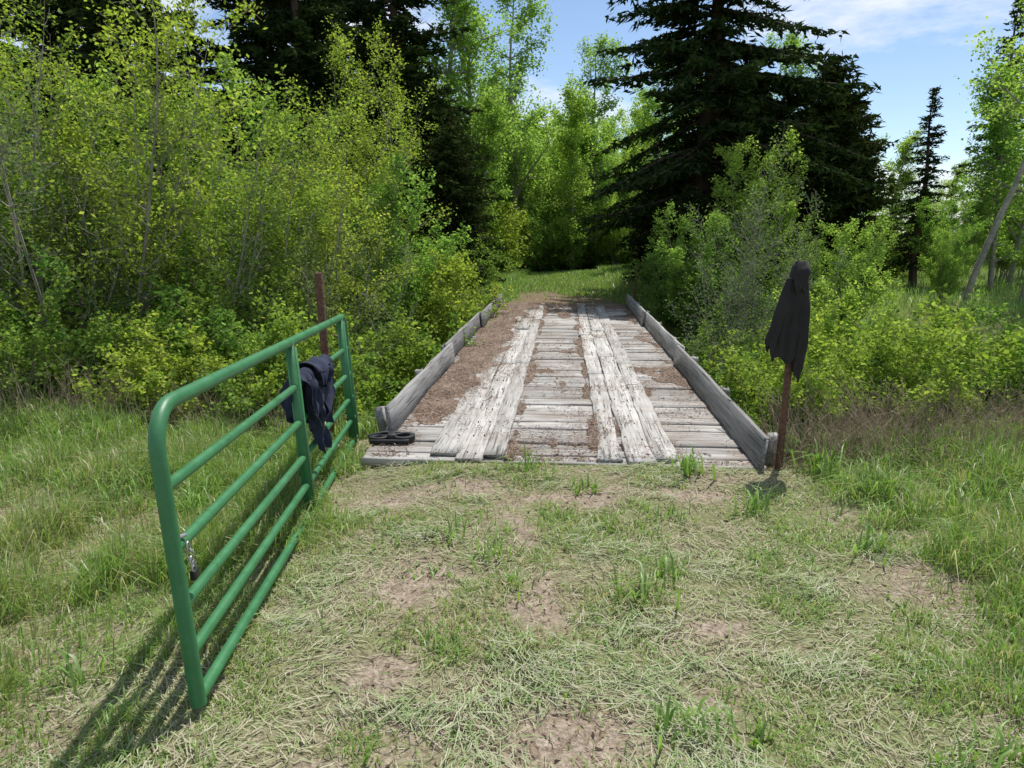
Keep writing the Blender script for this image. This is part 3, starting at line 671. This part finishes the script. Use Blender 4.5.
zs,cx,cy,rx,ry=prof([(0,h0,.02,0,.018,.018),(.05,h0-.01,.025,0,.04,.035),(.15,h0-.09,.02,-.01,.055,.05),(.35,h0-.24,.0,-.01,.08,.055),(.7,h0-.46,-.02,-.01,.11,.06),(1,h0-.66,-.02,-.01,.095,.06)])
body=loft(zs,cx,cy,rx,ry,5,.2,3,hemx=-.03)
zs,cx,cy,rx,ry=prof([(0,h0-.10,-.04,-.03,.022,.022),(.3,h0-.28,-.085,-.045,.036,.03),(.7,h0-.46,-.125,-.05,.036,.03),(1,h0-.56,-.14,-.05,.034,.028)])
s1=loft(zs,cx,cy,rx,ry,3,.2,5,32)
zs,cx,cy,rx,ry=prof([(0,h0-.08,.05,-.03,.025,.025),(.3,h0-.28,.065,-.05,.034,.03),(.7,h0-.52,.065,-.06,.034,.03),(1,h0-.74,.05,-.06,.03,.026)])
s2=loft(zs,cx,cy,rx,ry,3,.2,6,32)
zs,cx,cy,rx,ry=prof([(0,h0+.01,.03,-.01,.035,.025),(.5,h0-.05,.035,-.04,.055,.035),(1,h0-.16,.01,-.05,.045,.03)],10)
hood=loft(zs,cx,cy,rx,ry,4,.15,7,32)
join([body],'body',m_blk,jk); join([s1],'sleeve_1',m_blk,jk); join([s2],'sleeve_2',m_blk,jk); join([hood],'hood',m_blk,jk)
sh=empty('draped_shirt',(GX0,GY0,.045),GROT)
def drape(x0,x1,zr,fl,bl,seed,rad=.03,nu=70,nv=70,skew=0,crum=.012):
    r=np.random.default_rng(seed); V=[]; ph=r.uniform(0,6,8); tot=fl+bl
    for i in range(nv):
        s=i/(nv-1)*tot-bl
        for j in range(nu):
            g=j/(nu-1); 
            L=fl*(1-.35*math.sin(g*4.3+ph[4])**2+.08*math.sin(g*14+ph[5])) if s>0 else bl*(1-.3*math.sin(g*3.7+ph[6])**2)
            ss_=s/fl*L if s>0 else s/bl*L
            amp=.034*min(1,abs(s)/.12)
            fold=amp*(math.sin(g*15+ph[0]+s*6)+.6*math.sin(g*27+ph[1]-s*11)+.5*math.sin(s*24+g*5+ph[7]))
            narrow=1-.3*min(1,abs(s)/max(fl,.01))
            x=(x0+x1)/2+(g-.5)*(x1-x0)*narrow+.03*math.sin(s*14+ph[2])+skew*s+.012*math.sin(s*31+g*9)
            if abs(s)<rad*1.57: th=s/rad; yy=-rad*math.sin(th); zz=rad*math.cos(th)
            else:
                sgn=1 if s>0 else -1; yy=-sgn*rad*(1+.2*abs(s)); zz=-(abs(ss_)-rad*1.57)
            V.append((x,-yy+fold if s>0 else -yy-fold*.6,zr+zz+crum*math.sin(g*11+ph[3])*(1-min(1,abs(s)*4))))
    F=[(i*nu+j,i*nu+j+1,(i+1)*nu+j+1,(i+1)*nu+j) for i in range(nv-1) for j in range(nu-1)]
    return V,F,[]
zr=.02+.73*GH
xc=2.30
for nm,args,skw in (('torso',(xc-.4,xc+.38,zr,.42,.48,4,.04),.1),('sleeve_1',(xc-.46,xc-.2,zr+.004,.3,.56,8,.05),-.25),('sleeve_2',(xc+.1,xc+.42,zr+.004,.36,.44,9,.052),.3),('collar',(xc-.22,xc+.24,zr+.016,.2,.22,12,.068),0)):
    o=join([drape(*args,skew=skw,crum=.02)],nm,m_nav,sh); sd=o.modifiers.new('s','SOLIDIFY'); sd.thickness=.006
bk=empty('steel_bracket',(-.95,5.25,.036),(0,0,.15))
def plate(pts,z0,z1):
    n=len(pts); V=[(x,y,z0) for x,y in pts]+[(x,y,z1) for x,y in pts]
    return V,[(i,(i+1)%n,n+(i+1)%n,n+i) for i in range(n)],[tuple(range(n-1,-1,-1)),tuple(range(n,2*n))]
def ring_plate(cx,cy,ro,ri,z0,z1,sx=1.,n=24):
    V=[];F=[]
    for r,z in ((ro,z0),(ro,z1),(ri,z1),(ri,z0)):
        for i in range(n):
            t=2*math.pi*i/n; V.append((cx+r*sx*math.cos(t),cy+r*math.sin(t),z))
    for q in range(4):
        for i in range(n): F.append((q*n+i,q*n+(i+1)%n,((q+1)%4)*n+(i+1)%n,((q+1)%4)*n+i))
    return V,F,[]
parts=[ring_plate(.1,.02,.085,.05,.0,.045,1.1),ring_plate(-.09,.03,.06,.025,.0,.04,1.3),plate([(-.16,-.05),(.14,-.085),(.15,-.045),(-.15,-.015)],.0,.03),plate([(-.02,-.03),(.04,-.03),(.04,.09),(-.02,.09)],.008,.06)]
o=join(parts,'plate',m_k,bk,smooth=False); bv=o.modifiers.new('b','BEVEL');bv.width=.003;bv.segments=2
join([tube([(-.18,.07,.03),(-.05,.085,.05),(.08,.09,.04)],.014,10)],'pin',m_k,bk)
def chunks():
    V=[];F=[];n=0
    L=[(random.gauss(-.14,.09),random.gauss(2.06,.06),random.uniform(.015,.045),.008) for i in range(22)]+[(random.uniform(-2,2.5),random.uniform(1.5,4.6),random.uniform(.006,.022),random.uniform(.004,.012)) for i in range(200)]
    for x,y,s,h in L:
        z=float(terr(np.array(x),np.array(y))); a=random.uniform(0,3.14); k=7
        for lv,(sc,hz) in enumerate(((1,-.006),(.95,h*.6),(.6,h))):
            for j in range(k):
                t=2*math.pi*j/k+a; r=s*sc*random.uniform(.7,1.15); xx=r*math.cos(t);yy=r*math.sin(t)*.4
                V.append((x+xx*math.cos(a)-yy*math.sin(a),y+xx*math.sin(a)+yy*math.cos(a),z+hz+random.gauss(0,.002)))
        for l in range(2):
            for j in range(k): F.append((n+l*k+j,n+l*k+(j+1)%k,n+(l+1)*k+(j+1)%k,n+(l+1)*k+j))
        n+=3*k
        O.append(tuple(n-k+j for j in range(k)))
    return V,F
O=[]
V,F=chunks(); join([(V,F,O)],'bark_chips',M_twig,smooth=False)

# ---------------------------------------------------------------- light
el=math.radians(65); az=math.atan2(.42,.75)
sd=Vector((math.sin(az)*math.cos(el),math.cos(az)*math.cos(el),math.sin(el)))
L=bpy.data.lights.new('sun','SUN'); L.energy=5.0; L.angle=math.radians(.6); L.color=(1,.965,.91)
so=bpy.data.objects.new('sun',L); so.rotation_euler=(-sd).to_track_quat('-Z','Y').to_euler(); link(so)
w=bpy.data.worlds.new('World'); scene.world=w; w.use_nodes=True; nt=w.node_tree
bg=nt.nodes['Background']; sky=N(nt,'ShaderNodeTexSky',sky_type='NISHITA'); sky.sun_disc=False; sky.sun_elevation=el; sky.sun_rotation=az; sky.dust_density=.6; sky.altitude=1400
tc=N(nt,'ShaderNodeTexCoord'); mp=N(nt,'ShaderNodeMapping'); mp.inputs['Scale'].default_value=(1.5,1.5,5); nt.links.new(tc.outputs['Generated'],mp.inputs[0])
cf=noise(nt,mp.outputs[0],1.9,7,.62); cl=ramp(nt,cf,[(.46,0),(.62,.9)])
col=mix(nt,cl,sky.outputs[0],(6.8,7.0,7.3)); nt.links.new(col,bg.inputs[0]); bg.inputs[1].default_value=.15
cam=bpy.data.cameras.new('camera'); cam.sensor_width=36; cam.lens=700/1024*36; cam.clip_end=2000; cam.clip_start=.05
co=bpy.data.objects.new('camera',cam); co.location=(0,0,1.65); co.rotation_euler=(math.radians(90-12.4),0,0); link(co); scene.camera=co
